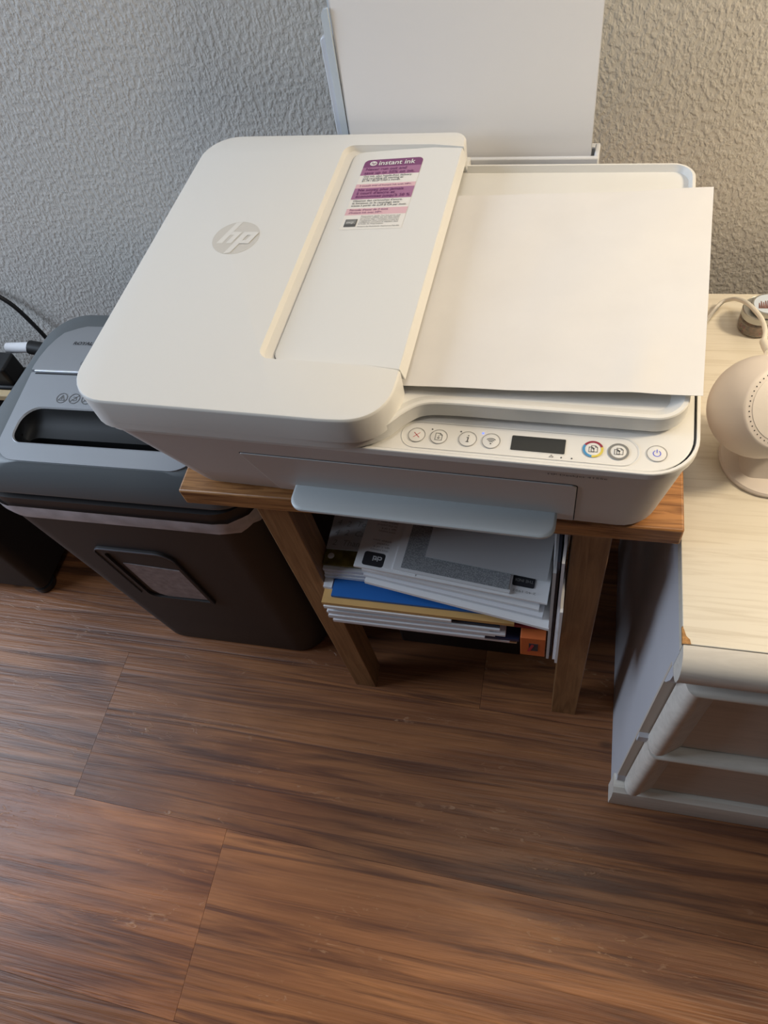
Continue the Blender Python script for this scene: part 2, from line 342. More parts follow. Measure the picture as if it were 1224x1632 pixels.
# ------------------------------------------------------------------ printer
pr = thing('printer', 'white all-in-one printer with document feeder on the oak table', 'printer', (0, 0, HT), -0.03639)
def fy(z): return 0.001 + (0.127 - z) * 0.30          # front face slopes in towards the table
g = G(); loops = []
for z, ins in ((0.0, 0.006), (0.0015, 0.002), (0.005, 0.0), (0.04, 0.0), (0.09, 0.0), (0.127, 0.0)):
    k = z / 0.127
    loops.append(z3(rrect(-0.004 - 0.019 * k + ins, 0.4205 + 0.0070 * k - ins, fy(z) + ins, 0.319 + 0.002 * k - ins, [0.032, 0.044, 0.040, 0.032]), z))
g.loft(loops); g.build('base_body', 'offwhite', pr, angle=30)
QR = [0.033, 0.045, 0.040, 0.033]; QI = [0.031, 0.043, 0.038, 0.031]
oR = rrect(-0.0245, 0.4290, -0.0002, 0.3215, QR, 10); iR = rrect(-0.0225, 0.4268, 0.0022, 0.3195, QI, 10)
g = G(); g.loft([z3(oR, 0.1268), z3(oR, 0.1318), z3(rrect(-0.0241, 0.4286, 0.0002, 0.3211, QR, 10), 0.1326), z3(iR, 0.1326), z3(iR, 0.1282), z3(oR, 0.1268)], (False, False))
g.build('rim', 'white2', pr, angle=25)
G().prism(rrect(-0.0220, 0.4263, 0.0026, 0.3190, QI, 10), 0.1270, 0.1296).build('seam', 'seam', pr)
G().prism(rrect(-0.0216, 0.4254, 0.0033, 0.3186, QI, 10), 0.1296, 0.1310).build('control_panel', 'white2', pr, bevel=0.0006)
ZP = 0.1311
# scanner lid with document tray
def sc(pts, k=5): return [(p.x, p.y) for p in smooth_path([(x, y, 0) for x, y in pts], k)]
def arc(cx, cy, r, a0, a1, n=8): return [(cx + r * math.cos(math.radians(a0 + (a1 - a0) * i / n)), cy + r * math.sin(math.radians(a0 + (a1 - a0) * i / n))) for i in range(n + 1)]
def scurve(d): return sc([(0.160, -0.0045 + d), (0.192, -0.0035 + d), (0.2085, 0.0015 + d), (0.221, 0.0100 + d), (0.2315, 0.0225 + d), (0.243, 0.0312 + d), (0.262, 0.0335 + d), (0.300, 0.0335 + d)])
def lidline(d, e):   # d: push inwards
    return (arc(0.008, 0.0285, 0.033 - d, 180, 270, 8) + [(0.06, -0.0045 + d), (0.11, -0.0045 + d)] + scurve(d) + [(0.35, 0.0335 + d)]
            + arc(0.398, 0.0555 + e, 0.022 - d, -90, 0, 8) + [(0.42 - d, 0.12), (0.42 - d, 0.24)] + arc(0.402, 0.291, 0.018 - d, 0, 90, 8) + [(0.36, 0.309 - d), (0.28, 0.309 - d), (0.2275, 0.309 - d), (0.2275, 0.3285 - d), (0.10, 0.3285 - d)]
            + arc(0.008, 0.2955, 0.033 - d, 90, 180, 8))
g = G(); a, b_ = lidline(0.002, 0), lidline(0.0, 0)
g.loft([z3(lidline(0.004, 0), 0.1312), z3(lidline(0.0035, 0), 0.1330), z3(a, 0.1338), z3(b_, 0.1352), z3(b_, 0.1425)])
# raised tray wall: U along front, right and back
outer = [p for p in scurve(0.0)[14:]] + [(0.35, 0.0335)] + arc(0.398, 0.0555, 0.022, -90, 0, 8) + [(0.42, 0.12), (0.42, 0.24)] + arc(0.402, 0.291, 0.018, 0, 90, 8) + [(0.36, 0.309), (0.28, 0.309), (0.2285, 0.309)]
def inset(o, w, ws):
    r = []
    n = len(o)
    for i, p in enumerate(o):
        q0, q1 = o[max(0, i - 1)], o[min(n - 1, i + 1)]
        d = Vector((q1[0] - q0[0], q1[1] - q0[1])); d.normalize(); r.append((p[0] - d.y * ws[i], p[1] + d.x * ws[i]))
    return r
def width(p): return 0.0025 if p[0] > 0.405 and p[1] > 0.06 else (0.0025 if p[1] > 0.25 else 0.0035)
ws = [width(p) for p in outer]; inn = inset(outer, 0, ws); inn2 = inset(outer, 0, [w + (0.0085 if p[1] < 0.06 else 0.002) for w, p in zip(ws, outer)])
top = inset(outer, 0, [0.0008] * len(outer))
g.loft([z3(outer, 0.1425), z3(outer, 0.1474), z3(top, 0.1482), z3(inn, 0.1482), z3(inn2, 0.1425)], (False, False), closed=False)
n0 = len(outer)
g.add([(*outer[0], 0.1425), (*outer[0], 0.1474), (*top[0], 0.1482), (*inn[0], 0.1482), (*inn2[0], 0.1425)], [(0, 1, 2, 3, 4)])
g.add([(*outer[-1], 0.1425), (*outer[-1], 0.1474), (*top[-1], 0.1482), (*inn[-1], 0.1482), (*inn2[-1], 0.1425)], [(0, 1, 2, 3, 4)])
g.build('scanner_lid', 'white', pr, angle=30)
# feeder housing: C-shaped cover with the sunk hatch bay
ZT = 0.1672; NX = 9
fr = sc([(0.150, -0.0045), (0.185, -0.0045), (0.205, -0.0020), (0.2185, 0.0065), (0.2255, 0.0195), (0.2270, 0.034), (0.2270, 0.0440)])
nb = [(0.2268, 0.0442), (0.200, 0.0472), (0.165, 0.0476)] + arc(0.127, 0.0575, 0.010, -90, -180, 6) + [(0.117, 0.12), (0.117, 0.22)] + arc(0.127, 0.300, 0.010, 180, 90, 6) + [(0.165, 0.3100), (0.200, 0.3095), (0.2268, 0.3055)]
def hz(x): return 0.1614 + max(0.0, (x - 0.126)) / 0.1015 * 0.0056
ni = [(0.2268, 0.0446), (0.200, 0.0478), (0.168, 0.0486)] + arc(0.1355, 0.0595, 0.0098, -90, -180, 6) + [(0.1257, 0.12), (0.1257, 0.22)] + arc(0.1355, 0.2985, 0.0098, 180, 90, 6) + [(0.168, 0.3090), (0.200, 0.3090), (0.2268, 0.3052)]
left = [(0.2270, 0.314)] + arc(0.2145, 0.316, 0.0125, 0, 90, 5) + [(0.10, 0.3285)] + arc(0.008, 0.2955, 0.033, 90, 180, 8) + arc(0.008, 0.0285, 0.033, 180, 270, 8) + [(0.08, -0.0045)]
def cshape(d):
    c = left + fr; n = len(c); o = []
    for i, p in enumerate(c):
        q0, q1 = c[max(i - 1, 0)], c[min(i + 1, n - 1)]; v = Vector((q1[0] - q0[0], q1[1] - q0[1])); v.normalize(); o.append((p[0] - v.y * d, p[1] + v.x * d))
    return o
def cl(d, z): return z3(cshape(d), z) + z3(nb, z)
g = G(); g.loft([cl(0.0, 0.1426), cl(0.0, ZT - 0.0026), cl(0.0004, ZT - 0.0012), cl(0.0012, ZT - 0.0003), cl(0.0024, ZT)])
nm = [(a[0] + (b[0] - a[0]) * 0.22, a[1] + (b[1] - a[1]) * 0.22, ZT - (ZT - hz(b[0])) * 0.86) for a, b in zip(nb, ni)]
g.loft([z3(nb, ZT - 0.0001), nm, [(x, y, hz(x) - 0.0016) for x, y in ni]], (False, False), closed=False)
g.build('feeder_cover', 'white', pr, angle=32)
# hatch
hi = [(0.2262, 0.0452), (0.200, 0.0484), (0.168, 0.0492)] + arc(0.1357, 0.0597, 0.0094, -90, -180, 6) + [(0.1263, 0.12), (0.1263, 0.22)] + arc(0.1357, 0.2983, 0.0094, 180, 90, 6) + [(0.168, 0.3084), (0.200, 0.3084), (0.2262, 0.3046)]
g = G(); nh = len(hi)
ht = [(x, y, hz(x)) for x, y in hi]; hbm = [(x, y, hz(x) - 0.0028) for x, y in hi]
hbm[0] = (0.2292, 0.0452, 0.1560); hbm[-1] = (0.2292, 0.3046, 0.1560)
g.loft([hbm, ht]); g.build('feeder_hatch', 'white', pr, bevel=0.0007, angle=30)
G().box(0.119, 0.1255, 0.06, 0.298, 0.1427, 0.158).build('slot_back', 'seam', pr)
# logo
def logo():
    g = G(); c = (0.0535, 0.1800); r = 0.0208; z = ZT + 0.00012
    o = [(c[0] + r * math.cos(2 * PI * k / 48), c[1] + r * math.sin(2 * PI * k / 48)) for k in range(48)]
    g.loft([z3(o, ZT - 0.0002), z3(o, z)]); z2 = z + 0.0001
    sl = 0.36
    def T(p): return [(c[0] + (x + sl * y) * 0.0208, c[1] + y * 0.0208) for x, y in p]
    for p in ([(-0.62, -0.36), (-0.36, -0.36), (-0.36, 0.99), (-0.62, 0.93)], [(-0.36, 0.16), (-0.36, 0.36), (0.04, 0.36), (0.04, 0.16)], [(-0.20, -0.36), (0.04, -0.36), (0.04, 0.30), (-0.20, 0.30)],
              [(0.14, 0.36), (0.40, 0.36), (0.40, -0.93), (0.14, -0.99)], [(0.40, 0.16), (0.40, 0.36), (0.80, 0.36), (0.80, 0.16)], [(0.56, 0.20), (0.80, 0.20), (0.80, -0.36), (0.56, -0.36)], [(0.40, -0.16), (0.40, -0.36), (0.62, -0.36), (0.62, -0.16)]):
        g.poly(T(p), z2, 1); z2 += 0.00006
    return g
o = logo().build('logo_emblem', ['logo', 'white'], pr); o['label'] = 'round pale grey emblem with slanted letters'
# instruction sticker on the hatch
def hzy(x, y, dz=0.0): return (x, y, hz(x) + dz)
g = G(); X0, X1, Y0, Y1 = 0.1395, 0.1935, 0.1985, 0.2945
def band(y0, y1, mi, x0=X0, x1=X1, dz=0.0002, r=0.0):
    if r: pts = [(x0, y0), (x1, y0)] + arc(x1 - r, y1 - r, r, 0, 90, 5) + arc(x0 + r, y1 - r, r, 90, 180, 5)
    else: pts = [(x0, y0), (x1, y0), (x1, y1), (x0, y1)]
    g.add([hzy(x, y, dz) for x, y in pts], [tuple(range(len(pts)))], mi)
H = Y1 - Y0
band(Y0, Y1, 0, dz=0.00015, r=0.005)
def yy(t): return Y1 - t * H
band(yy(0.118), yy(0), 1, r=0.005); band(yy(0.235), yy(0.118), 2); band(yy(0.425), yy(0.365), 3); band(yy(0.585), yy(0.425), 2); band(yy(0.805), yy(0.715), 3)
uxv = (1, 0, 0.055)
def tx(s, t, size, mi, x=0.0035, w=None, bold=0.0): g.text(s, size, hzy(X0 + x, yy(t), 0.0005), uxv, (0, 1, 0), mi, width=w, bold=bold)
g.ring(X0 + 0.0088, yy(0.062), hz(X0 + 0.009) + 0.0004, 0.0, 0.0033, mi=4); g.text('hp', 0.0048, hzy(X0 + 0.0064, yy(0.078), 0.0007), uxv, (0, 1, 0), 1, shear=0.3)
tx('instant ink', 0.092, 0.0090, 4, 0.0138, 0.0335, 0.00012)
tx('Never run out and', 0.168, 0.0055, 5, 0.0035, 0.0375, 0.00005); tx('save up to 50% on ink.', 0.222, 0.0055, 5, 0.0035, 0.046, 0.00005)
for i, s_ in enumerate(('Get ink, plus hassle-free delivery', 'and recycling all starting at', '$1.79 / $2.29 CAD a month.')): tx(s_, 0.268 + 0.032 * i, 0.0035, 6, 0.0040, (0.044, 0.037, 0.035)[i], 0.00003)
tx('3 month trial of Instant Ink with HP+.', 0.405, 0.0032, 5, 0.0035, 0.047)
for i, s_ in enumerate(('Ne soyez plus jamais', "\u00e0 court d'encre et", "\u00e9conomisez jusqu'\u00e0 50 %")): tx(s_, 0.472 + 0.046 * i, 0.0052, 5, 0.0035, (0.041, 0.0345, 0.0485)[i], 0.00005)
for i, s_ in enumerate(("Obtenez des cartouches d'encre,", 'la livraison et le recyclage sans', 'tracas \u00e0 partir de 2,29 $ CA par mois.')): tx(s_, 0.622 + 0.034 * i, 0.0034, 6, 0.0030, (0.044, 0.042, 0.049)[i], 0.00003)
tx("P\u00e9riode d'essai de 3 mois", 0.750, 0.0035, 5, 0.0030, 0.034); tx("d'Instant Ink avec HP+.", 0.788, 0.0035, 5, 0.0030, 0.030)
for i, s_ in enumerate(('Restrictions apply. For full terms and', 'conditions, please see the flyer inside', 'the printer box. / Certaines restrictions', "s'appliquent. Pour conna\u00eetre toutes les", "conditions, consultez le d\u00e9pliant dans", "la bo\u00eete de l'imprimante.")): tx(s_, 0.835 + 0.021 * i, 0.0022, 6, 0.0155, 0.034 if i < 5 else 0.022)
tx('Printed in the Netherlands / Imprim\u00e9 aux Pays-Bas', 0.975, 0.0022, 6, 0.0155, 0.036)
band(yy(0.965), yy(0.865), 6, X0 + 0.003, X0 + 0.0135, 0.0004); band(yy(0.935), yy(0.875), 7, X0 + 0.0037, X0 + 0.0128, 0.0006)
g.text('energy', 0.0042, hzy(X0 + 0.0045, yy(0.925), 0.0009), uxv, (0, 1, 0), 4, shear=0.3, width=0.0065)
st = g.build('sticker', ['labelw', 'purple', 'violet', 'pink', 'white2', 'violetink', 'ink', 'grey'], pr, recalc=False); st['label'] = 'purple and white ink offer sticker with rows of small print'
# front door panel and output tray
def onfront(o, d): return [(x, fy(z) - d, z) for x, z in o]
def rr2(x0, x1, z0, z1, r, n=5): return rrect(x0, x1, z0, z1, r, n)
dk = rr2(0.0913, 0.3550, 0.0065, 0.0985, [0.001, 0.004, 0.002, 0.001])
G().loft([onfront(dk, -0.003), onfront(dk, 0.0002)]).build('door_seam', 'seam', pr)
dd = rr2(0.0920, 0.3542, 0.0070, 0.0978, [0.001, 0.004, 0.002, 0.001])
G().loft([onfront(dd, -0.003), onfront(dd, 0.0011)]).build('front_door', 'offwhite', pr, bevel=0.0006)
g = G(); to = rrect(0.1135, 0.3415, 0.0065, 0.060, [0.012, 0.002, 0.002, 0.012], 7)
def tl(d, z): return z3(rrect(0.1135 + d, 0.3415 - d, 0.0065 + d, 0.060, [0.012, 0.002, 0.002, 0.012], 7), z)
g.loft([tl(0.002, 0.0195), tl(0, 0.0210), tl(0, 0.0235), tl(0.0012, 0.0246), tl(0.0024, 0.0249)]); g.build('output_tray', 'tray', pr, angle=30)
g = G().text('HP DeskJet 4155e', 0.0052, (0.3335, fy(0.1165) - 0.0004, 0.1165), (1, 0, 0), (0, -0.287, 0.958), 0, width=0.0395); o = g.build('model_name', 'ink', pr, recalc=False); o['label'] = 'small grey model lettering on the front'
# control buttons
def button(cx, cy, r, icon, label, ring='ink2', rw=0.00035):
    b = G().lathe([(r - 0.0002, -0.0006), (r - 0.0002, 0.0002), (r - 0.0008, 0.0004)], (cx, cy, ZP), 32).build('button', 'white2', pr)
    b['label'] = label
    g = G(); z = ZP + 0.00055
    mats = ['ink2', 'ink', 'cross', 'power', 'red', 'yellow', 'cyan', 'grey']
    if ring == 'rgb':
        g.ring(cx, cy, z, r - 0.0012, r + 0.0004, 20, 150, 24, 4); g.ring(cx, cy, z, r - 0.0012, r + 0.0004, 150, 265, 24, 6); g.ring(cx, cy, z, r - 0.0012, r + 0.0004, 265, 380, 24, 5)
    elif ring == 'grey': g.ring(cx, cy, z, r - 0.0012, r + 0.0004, mi=7)
    else: g.ring(cx, cy, z, r - rw, r + 0.0001)
    def ln(p, w=0.0004, mi=1): g.line([(cx + x * 0.001, cy + y * 0.001) for x, y in p], w, z, mi)
    def page(ox, oy, s): ln([(ox - 1.6 * s, oy - 2 * s), (ox - 1.6 * s, oy + 2 * s), (ox + 0.5 * s, oy + 2 * s), (ox + 1.6 * s, oy + 1 * s), (ox + 1.6 * s, oy - 2 * s), (ox - 1.6 * s, oy - 2 * s)]); ln([(ox + 0.5 * s, oy + 2 * s), (ox + 0.5 * s, oy + 1 * s), (ox + 1.6 * s, oy + 1 * s)], 0.0003)
    if icon == 'cross': ln([(-2, -2), (2, 2)], 0.00045, 2); ln([(-2, 2), (2, -2)], 0.00045, 2)
    if icon == 'resume': page(0, 0, 1.5); ln([(0, 1), (0, -1.8)]); ln([(-0.9, -0.9), (0, -1.8), (0.9, -0.9)])
    if icon == 'info': ln([(0.3, 1.1), (0.0, -2.4)], 0.0008); ln([(-0.7, 1.1), (0.3, 1.1)], 0.0005); ln([(-0.9, -2.5), (0.9, -2.5)], 0.0005); g.ring(cx + 0.0003, cy + 0.0028, z, 0, 0.0005, n=12, mi=1)
    if icon == 'wifi':
        for rr_ in (1.9, 3.2, 4.5): g.ring(cx, cy - 0.0024, z, rr_ * 0.001 - 0.0003, rr_ * 0.001 + 0.0003, 48, 132, 14, 1)
        g.ring(cx, cy - 0.0024, z, 0, 0.0006, n=12, mi=1)
    if icon == 'copy': page(-1.0, -0.5, 1.0); page(0.9, 0.3, 1.25); ln([(-0.6, 0.3), (0.9, 0.3)]); ln([(0.3, 0.9), (0.9, 0.3), (0.3, -0.3)])
    if icon == 'power': g.ring(cx, cy, z, 0.0021, 0.0026, 120, 420, 24, 3); ln([(0, 0.6), (0, 3.0)], 0.0005, 3)
    i = g.build('icon', mats, b, recalc=False); i.parent = b
button(0.2402, 0.0168, 0.0062, 'cross', 'round button with a red cross'); button(0.2562, 0.0168, 0.0062, 'resume', 'round button with a page and arrow sign')
button(0.2768, 0.0170, 0.0064, 'info', 'round button with a letter i'); button(0.2932, 0.0170, 0.0064, 'wifi', 'round button with wireless arcs')
button(0.3618, 0.0175, 0.0064, 'copy', 'round copy button with red, yellow and blue ring', 'rgb'); button(0.3783, 0.0172, 0.0064, 'copy', 'round copy button with grey ring', 'grey')
button(0.4025, 0.0183, 0.0065, 'power', 'round power button with blue sign')
g = G().prism(rrect(0.3072, 0.3436, 0.0112, 0.0236, 0.0008, 3), ZP - 0.001, ZP + 0.0003); g.build('display', 'lcd', pr)
o = G().prism(rrect(0.3063, 0.3445, 0.0104, 0.0244, 0.0014, 3), ZP - 0.001, ZP + 0.00005).build('display_frame', 'white', pr)
for x, y, m_ in ((0.2505, 0.0232, 'ink'), (0.2712, 0.0232, 'ink'), (0.2868, 0.0234, 'led'), (0.3418, 0.0084, 'ink'), (0.3487, 0.0084, 'ink')):
    o = G().lathe([(0.0006 if m_ == 'ink' else 0.0008, -0.0004), (0.0005, 0.0003)], (x, y, ZP), 14).build('indicator_light', m_, pr)
    if m_ == 'led': o['label'] = 'lit blue indicator light'
g = G()
for dx, dy in ((0, 0.0006), (-0.0009, -0.0005), (0.0009, -0.0005)): g.ring(0.3352 + dx, 0.0088 + dy, ZP + 0.0002, 0.0002, 0.0006, n=10)
g.build('drop_symbol', 'ink2', pr, recalc=False)
# faint embossed capsule around the buttons
g = G(); zc = ZP + 0.0001
ca = [(x, y) for x, y in rrect(0.2292, 0.3915, 0.0058, 0.0292, 0.0116, 12)]; cb = [(x, y) for x, y in rrect(0.2297, 0.3910, 0.0063, 0.0287, 0.0111, 12)]
n_ = len(ca); g.add([(x, y, zc + 0.0004) for x, y in ca] + [(x, y, zc + 0.0002) for x, y in cb], [(i, (i + 1) % n_, n_ + (i + 1) % n_, n_ + i) for i in range(n_)])
g.build('button_capsule_edge', 'white', pr)
# rear input tray: slot frame and translucent support
g = G(); g.box(0.094, 0.341, 0.3298, 0.334, 0.05, 0.1395).box(0.094, 0.341, 0.352, 0.360, 0.05, 0.135).box(0.3368, 0.341, 0.334, 0.352, 0.05, 0.1395).box(0.094, 0.098, 0.334, 0.352, 0.05, 0.1395)
g.box(0.098, 0.3368, 0.334, 0.352, 0.05, 0.056)
g.build('rear_input_tray', 'lavender', pr, bevel=0.0012)
lean = lambda x, y, z: (x, y + max(0, z - 0.13) * 0.10, z)
sup = [(0.101, 0.345, 0.13), (0.101, 0.345, 0.24)]
g = G(); o_ = rr2(0.1075, 0.330, 0.10, 0.282, [0.002, 0.012, 0.012, 0.002], 6)
g.loft([[lean(x, 0.3465, z) for x, z in o_], [lean(x, 0.3490, z) for x, z in o_]]); g.build('paper_support', 'lucent', pr, bevel=0.0006)
g = G(); o_ = rr2(0.0975, 0.114, 0.10, 0.240, [0.001, 0.001, 0.004, 0.001], 5)
g.loft([[lean(x, 0.3405, z) for x, z in o_], [lean(x, 0.3462, z) for x, z in o_]]); g.build('paper_guide', 'lavender', pr, bevel=0.0008)
g = G(); o_ = rr2(0.1035, 0.1100, 0.10, 0.262, [0.001, 0.001, 0.006, 0.001], 6)
g.loft([[lean(x, 0.3370, z) for x, z in o_], [lean(x, 0.3400, z) for x, z in o_]]); g.build('paper_guide', 'lucent', pr, bevel=0.0006)

# sheets in the rear tray and on the document tray
def sheet(name, label, x0, x1, y0, y1, fn, mname, cat='paper', nx=20, ny=16, t=0.00025, group=None, parent_m=None):
    g = G(); v = []
    for s_ in (0, 1):
        for j in range(ny + 1):
            for i in range(nx + 1):
                p = Vector(fn(x0 + (x1 - x0) * i / nx, y0 + (y1 - y0) * j / ny)); v.append(p + Vector((0, 0, t * s_)))
    f = []; N = (nx + 1) * (ny + 1)
    for s_ in (0, 1):
        for j in range(ny):
            for i in range(nx):
                a = s_ * N + j * (nx + 1) + i; f.append((a, a + 1, a + nx + 2, a + nx + 1))
    rim = [i for i in range(nx + 1)] + [(j + 1) * (nx + 1) - 1 for j in range(1, ny + 1)] + [ny * (nx + 1) + i for i in range(nx - 1, -1, -1)] + [j * (nx + 1) for j in range(ny - 1, 0, -1)]
    for a, b in zip(rim, rim[1:] + rim[:1]): f.append((a, b, b + N, a + N))
    g.add(v, f); o = g.build(name, mname, None, angle=60); return tag(o, label, cat, group)
cph, sph = math.cos(-0.03639), math.sin(-0.03639)
def PW(x, y, z): return Vector((cph * x - sph * y, sph * x + cph * y, z + HT))
def rot2(x, y, cx, cy, a): return (cx + (x - cx) * math.cos(a) - (y - cy) * math.sin(a), cy + (x - cx) * math.sin(a) + (y - cy) * math.cos(a))
def bumps(x, y, k=1.0): return k * (0.0005 * math.sin(31 * x + 9 * y) * math.sin(23 * y - 7 * x) + 0.0004 * math.sin(61 * x - 40 * y))
def traysheet(x, y):
    X, Y = x + 0.028 * (y - 0.05), y + 0.026 * (x - 0.43) - 0.002
    d = max(0.0, x - 0.30); z = 0.1490 + 0.0006 + d * 0.035 + bumps(x, y)
    e = math.exp(-(((x - 0.385) / 0.012) ** 2 + ((y - 0.075 - 0.45 * (x - 0.385)) / 0.03) ** 2)); z += 0.0012 * e
    return PW(X, Y, z)
def traysheet2(x, y):
    X, Y = x, y - 0.0045; return PW(X, Y, 0.1487)
sheet('paper_sheet', 'plain white sheet lying on the document tray of the printer, under another sheet', 0.170, 0.262, 0.0535, 0.255, traysheet2, 'paper_plain', group=None)
sheet('paper_sheet', 'large white sheet with faint creases lying topmost on the right half of the printer', 0.165, 0.4262, 0.0535, 0.2695, traysheet, 'paper', nx=60, ny=50)
def rearsheet(off, dx, rot):
    def f(x, z):
        X, Z = rot2(x, z, 0.222, 0.09, rot); return PW(X + dx, 0.3360 + off + max(0, Z - 0.12) * 0.115, Z)
    return f
for k in range(4):
    sheet('paper_sheet', 'foremost plain white sheet standing upright in the rear tray' if k == 0 else 'white sheets standing behind the foremost sheet in the rear tray', 0.1125, 0.3335, 0.075, 0.354, rearsheet(0.0004 + 0.0006 * k, (0, -0.0012, 0.0006, -0.002)[k], (-0.0, 0.001, 0.0, 0.002)[k]), 'paper_plain', nx=6, ny=8, t=0.00005, group=None if k == 0 else 'upright sheets behind the front sheet')

# ------------------------------------------------------------------ paper shredder
sh_ = thing('paper_shredder', 'black and silver paper shredder with clear bag standing left of the oak table', 'shredder', (-0.16, 0.20, 0))
def SL(g): return g.map(lambda x, y, z: (x + 0.16, y - 0.20, z))
def binloop(z, d=0.0):
    k = z / 0.47
    return z3(rrect(-0.318 - 0.022 * k - d, -0.014 + 0.032 * k + d, 0.083 - 0.025 * k - d, 0.325 + 0.010 * k + d, 0.05, 9), z)
g = G(); g.loft([[(x * 0.98 - 0.0033, y * 0.98 + 0.004, z) for x, y, z in binloop(0.0)], binloop(0.006)] + [binloop(z) for z in (0.1, 0.2, 0.3, 0.4, 0.482)])
SL(g).build('bin', 'bin', sh_, angle=30)
# bag collar folded over the bin rim
g = G(); lo_, hi_ = binloop(0.438, 0.002), binloop(0.464, 0.0025); nl = len(lo_)
w1 = [(x, y, z + 0.0022 * math.sin(i * 1.7) + 0.0012 * math.sin(i * 4.1)) for i, (x, y, z) in enumerate(lo_)]
w2 = [(x, y, z + 0.0012 * math.sin(i * 2.3)) for i, (x, y, z) in enumerate(hi_)]
md = [((a[0] + b[0]) / 2 * 1.0 + (a[0] + 0.16) * 0.008, (a[1] + b[1]) / 2 + (a[1] - 0.2) * 0.008, (a[2] + b[2]) / 2) for a, b in zip(w1, w2)]
g.loft([w1, md, w2], (False, False)); o = SL(g).build('bin_bag', 'bag', sh_); o['label'] = 'thin clear plastic bag folded over the bin rim'
# window in the bin front
def bf(x, z, d): return (x, 0.083 - 0.025 * z / 0.47 - d, z)
fo = rr2(-0.243, -0.131, 0.195, 0.364, [0.006, 0.022, 0.012, 0.020], 6); fi = rr2(-0.233, -0.137, 0.203, 0.352, [0.003, 0.016, 0.010, 0.014], 6)
g = G(); g.loft([[bf(x, z, 0.0) for x, z in fo], [bf(x, z, 0.003) for x, z in fo], [bf(x, z, 0.0035) for x, z in fi], [bf(x, z, 0.0004) for x, z in fi]], (False, False)); SL(g).build('window_frame', 'bin', sh_, angle=25)
g = G(); g.loft([[bf(x, z, 0.003) for x, z in fo][6:22], [bf(x, z, 0.0046) for x, z in fo][6:22], [bf(x, z - 0.002, 0.0046) for x, z in fo][6:22]], (False, False), closed=False); SL(g).build('handle_lip', 'highlight_piping', sh_)  # bluish highlight along the black lip is put into its lighter colour
pa = [(-0.222, 0.316), (-0.140, 0.308), (-0.137, 0.208), (-0.205, 0.205), (-0.216, 0.212), (-0.222, 0.225)]
g = G(); g.loft([[bf(x, z, -0.001) for x, z in pa], [bf(x, z, 0.0012) for x, z in pa]]); o = SL(g).build('bin_window', 'shreds', sh_); o['label'] = 'clear window with shredded paper behind it'
# head
def hd(d0, d1, y0, y1, z, r): return z3(rrect(-0.345 + d0, 0.030 - d1, y0, y1, r, 9), z)
g = G(); g.loft([hd(0.012, 0.012, 0.070, 0.336, 0.482, 0.05), hd(0.010, 0.010, 0.068, 0.338, 0.492, 0.05), hd(0.0, 0.0, 0.058, 0.345, 0.4925, 0.05), hd(0.0, 0.0, 0.057, 0.346, 0.497, 0.05), hd(0.016, 0.014, 0.0655, 0.338, 0.520, 0.05), hd(0.038, 0.036, 0.071, 0.326, 0.5325, 0.045), hd(0.062, 0.058, 0.0735, 0.315, 0.5365, 0.040), hd(0.074, 0.070, 0.082, 0.310, 0.5360, 0.035)], (True, False))
# back half slopes down
def back(x, y, z):
    if z > 0.496 and y > 0.20: z = z - (z - 0.494) * min(1, ((y - 0.20) / 0.125)) ** 1.6 * 0.78
    return (x, y, z)
SL(g.map(back)).build('head_shell', 'slate', sh_, angle=40)
# silver front plate with mouth opening
def zf(x, y): return 0.5375 + (y - 0.0745) * 0.075
def plate(out, hole, zf, t):
    bm = bmesh.new()
    def lp(o): 
        vs = [bm.verts.new((x, y, zf(x, y))) for x, y in o]; return vs, [bm.edges.new((vs[i], vs[(i + 1) % len(vs)])) for i in range(len(vs))]
    v1, e1 = lp(out); v2, e2 = lp(hole)
    bmesh.ops.triangle_fill(bm, use_beauty=True, edges=e1 + e2)
    bm.verts.index_update(); g = G(); g.add([v.co.copy() for v in bm.verts], [tuple(v.index for v in f.verts) for f in bm.faces])
    bm.free()
    g.loft([[(x, y, zf(x, y)) for x, y in out], [(x, y, zf(x, y) - t) for x, y in out]], (False, False)); return g
SX0, SX1 = -0.281, -0.031
so = rrect(SX0, SX1, 0.0745, 0.1955, [0.030, 0.002, 0.002, 0.030], 9); mh = rrect(-0.267, -0.043, 0.0965, 0.1465, [0.014, 0.024, 0.024, 0.014], 8)
g = plate(so, mh, zf, 0.006); SL(g).build('front_plate', 'silver', sh_, angle=30, recalc=True)
g = G(); mi_ = rrect(-0.2655, -0.0445, 0.098, 0.145, [0.014, 0.024, 0.024, 0.014], 8)
g.loft([[(x, y, zf(x, y)) for x, y in mh], [(x, y, zf(x, y) + 0.0012) for x, y in rrect(-0.2665, -0.0435, 0.097, 0.146, [0.014, 0.024, 0.024, 0.014], 8)], [(x, y, zf(x, y) - 0.001) for x, y in mi_]], (False, False)); SL(g).build('mouth_edge', 'silver_hi', sh_)
g = G(); 
def ml(a, b, c, z): return z3(rrect(-0.2655 + a, -0.0445 - a, 0.098 + b, 0.145 - c, [0.012, max(0.003, 0.022 - a), max(0.003, 0.022 - a), 0.012], 8), z)
g.loft([[(x, y, zf(x, y) - 0.0008) for x, y in mi_], ml(0.0005, 0.001, 0.003, 0.5375), ml(0.002, 0.003, 0.009, 0.5310), ml(0.004, 0.005, 0.019, 0.5260), ml(0.006, 0.009, 0.029, 0.5240), ml(0.008, 0.016, 0.0300, 0.5120)], (False, True)); SL(g).build('mouth', 'pit', sh_, angle=50)
g = G(); y_ = [0.1968, 0.205, 0.22, 0.24, 0.26, 0.28, 0.297, 0.306]
loops = []
for t_ in (0.0, -0.006):
    pass
def zb(y): return 0.5495 - max(0, y - 0.20) * 0.10 - max(0, y - 0.20) ** 2 * 2.3
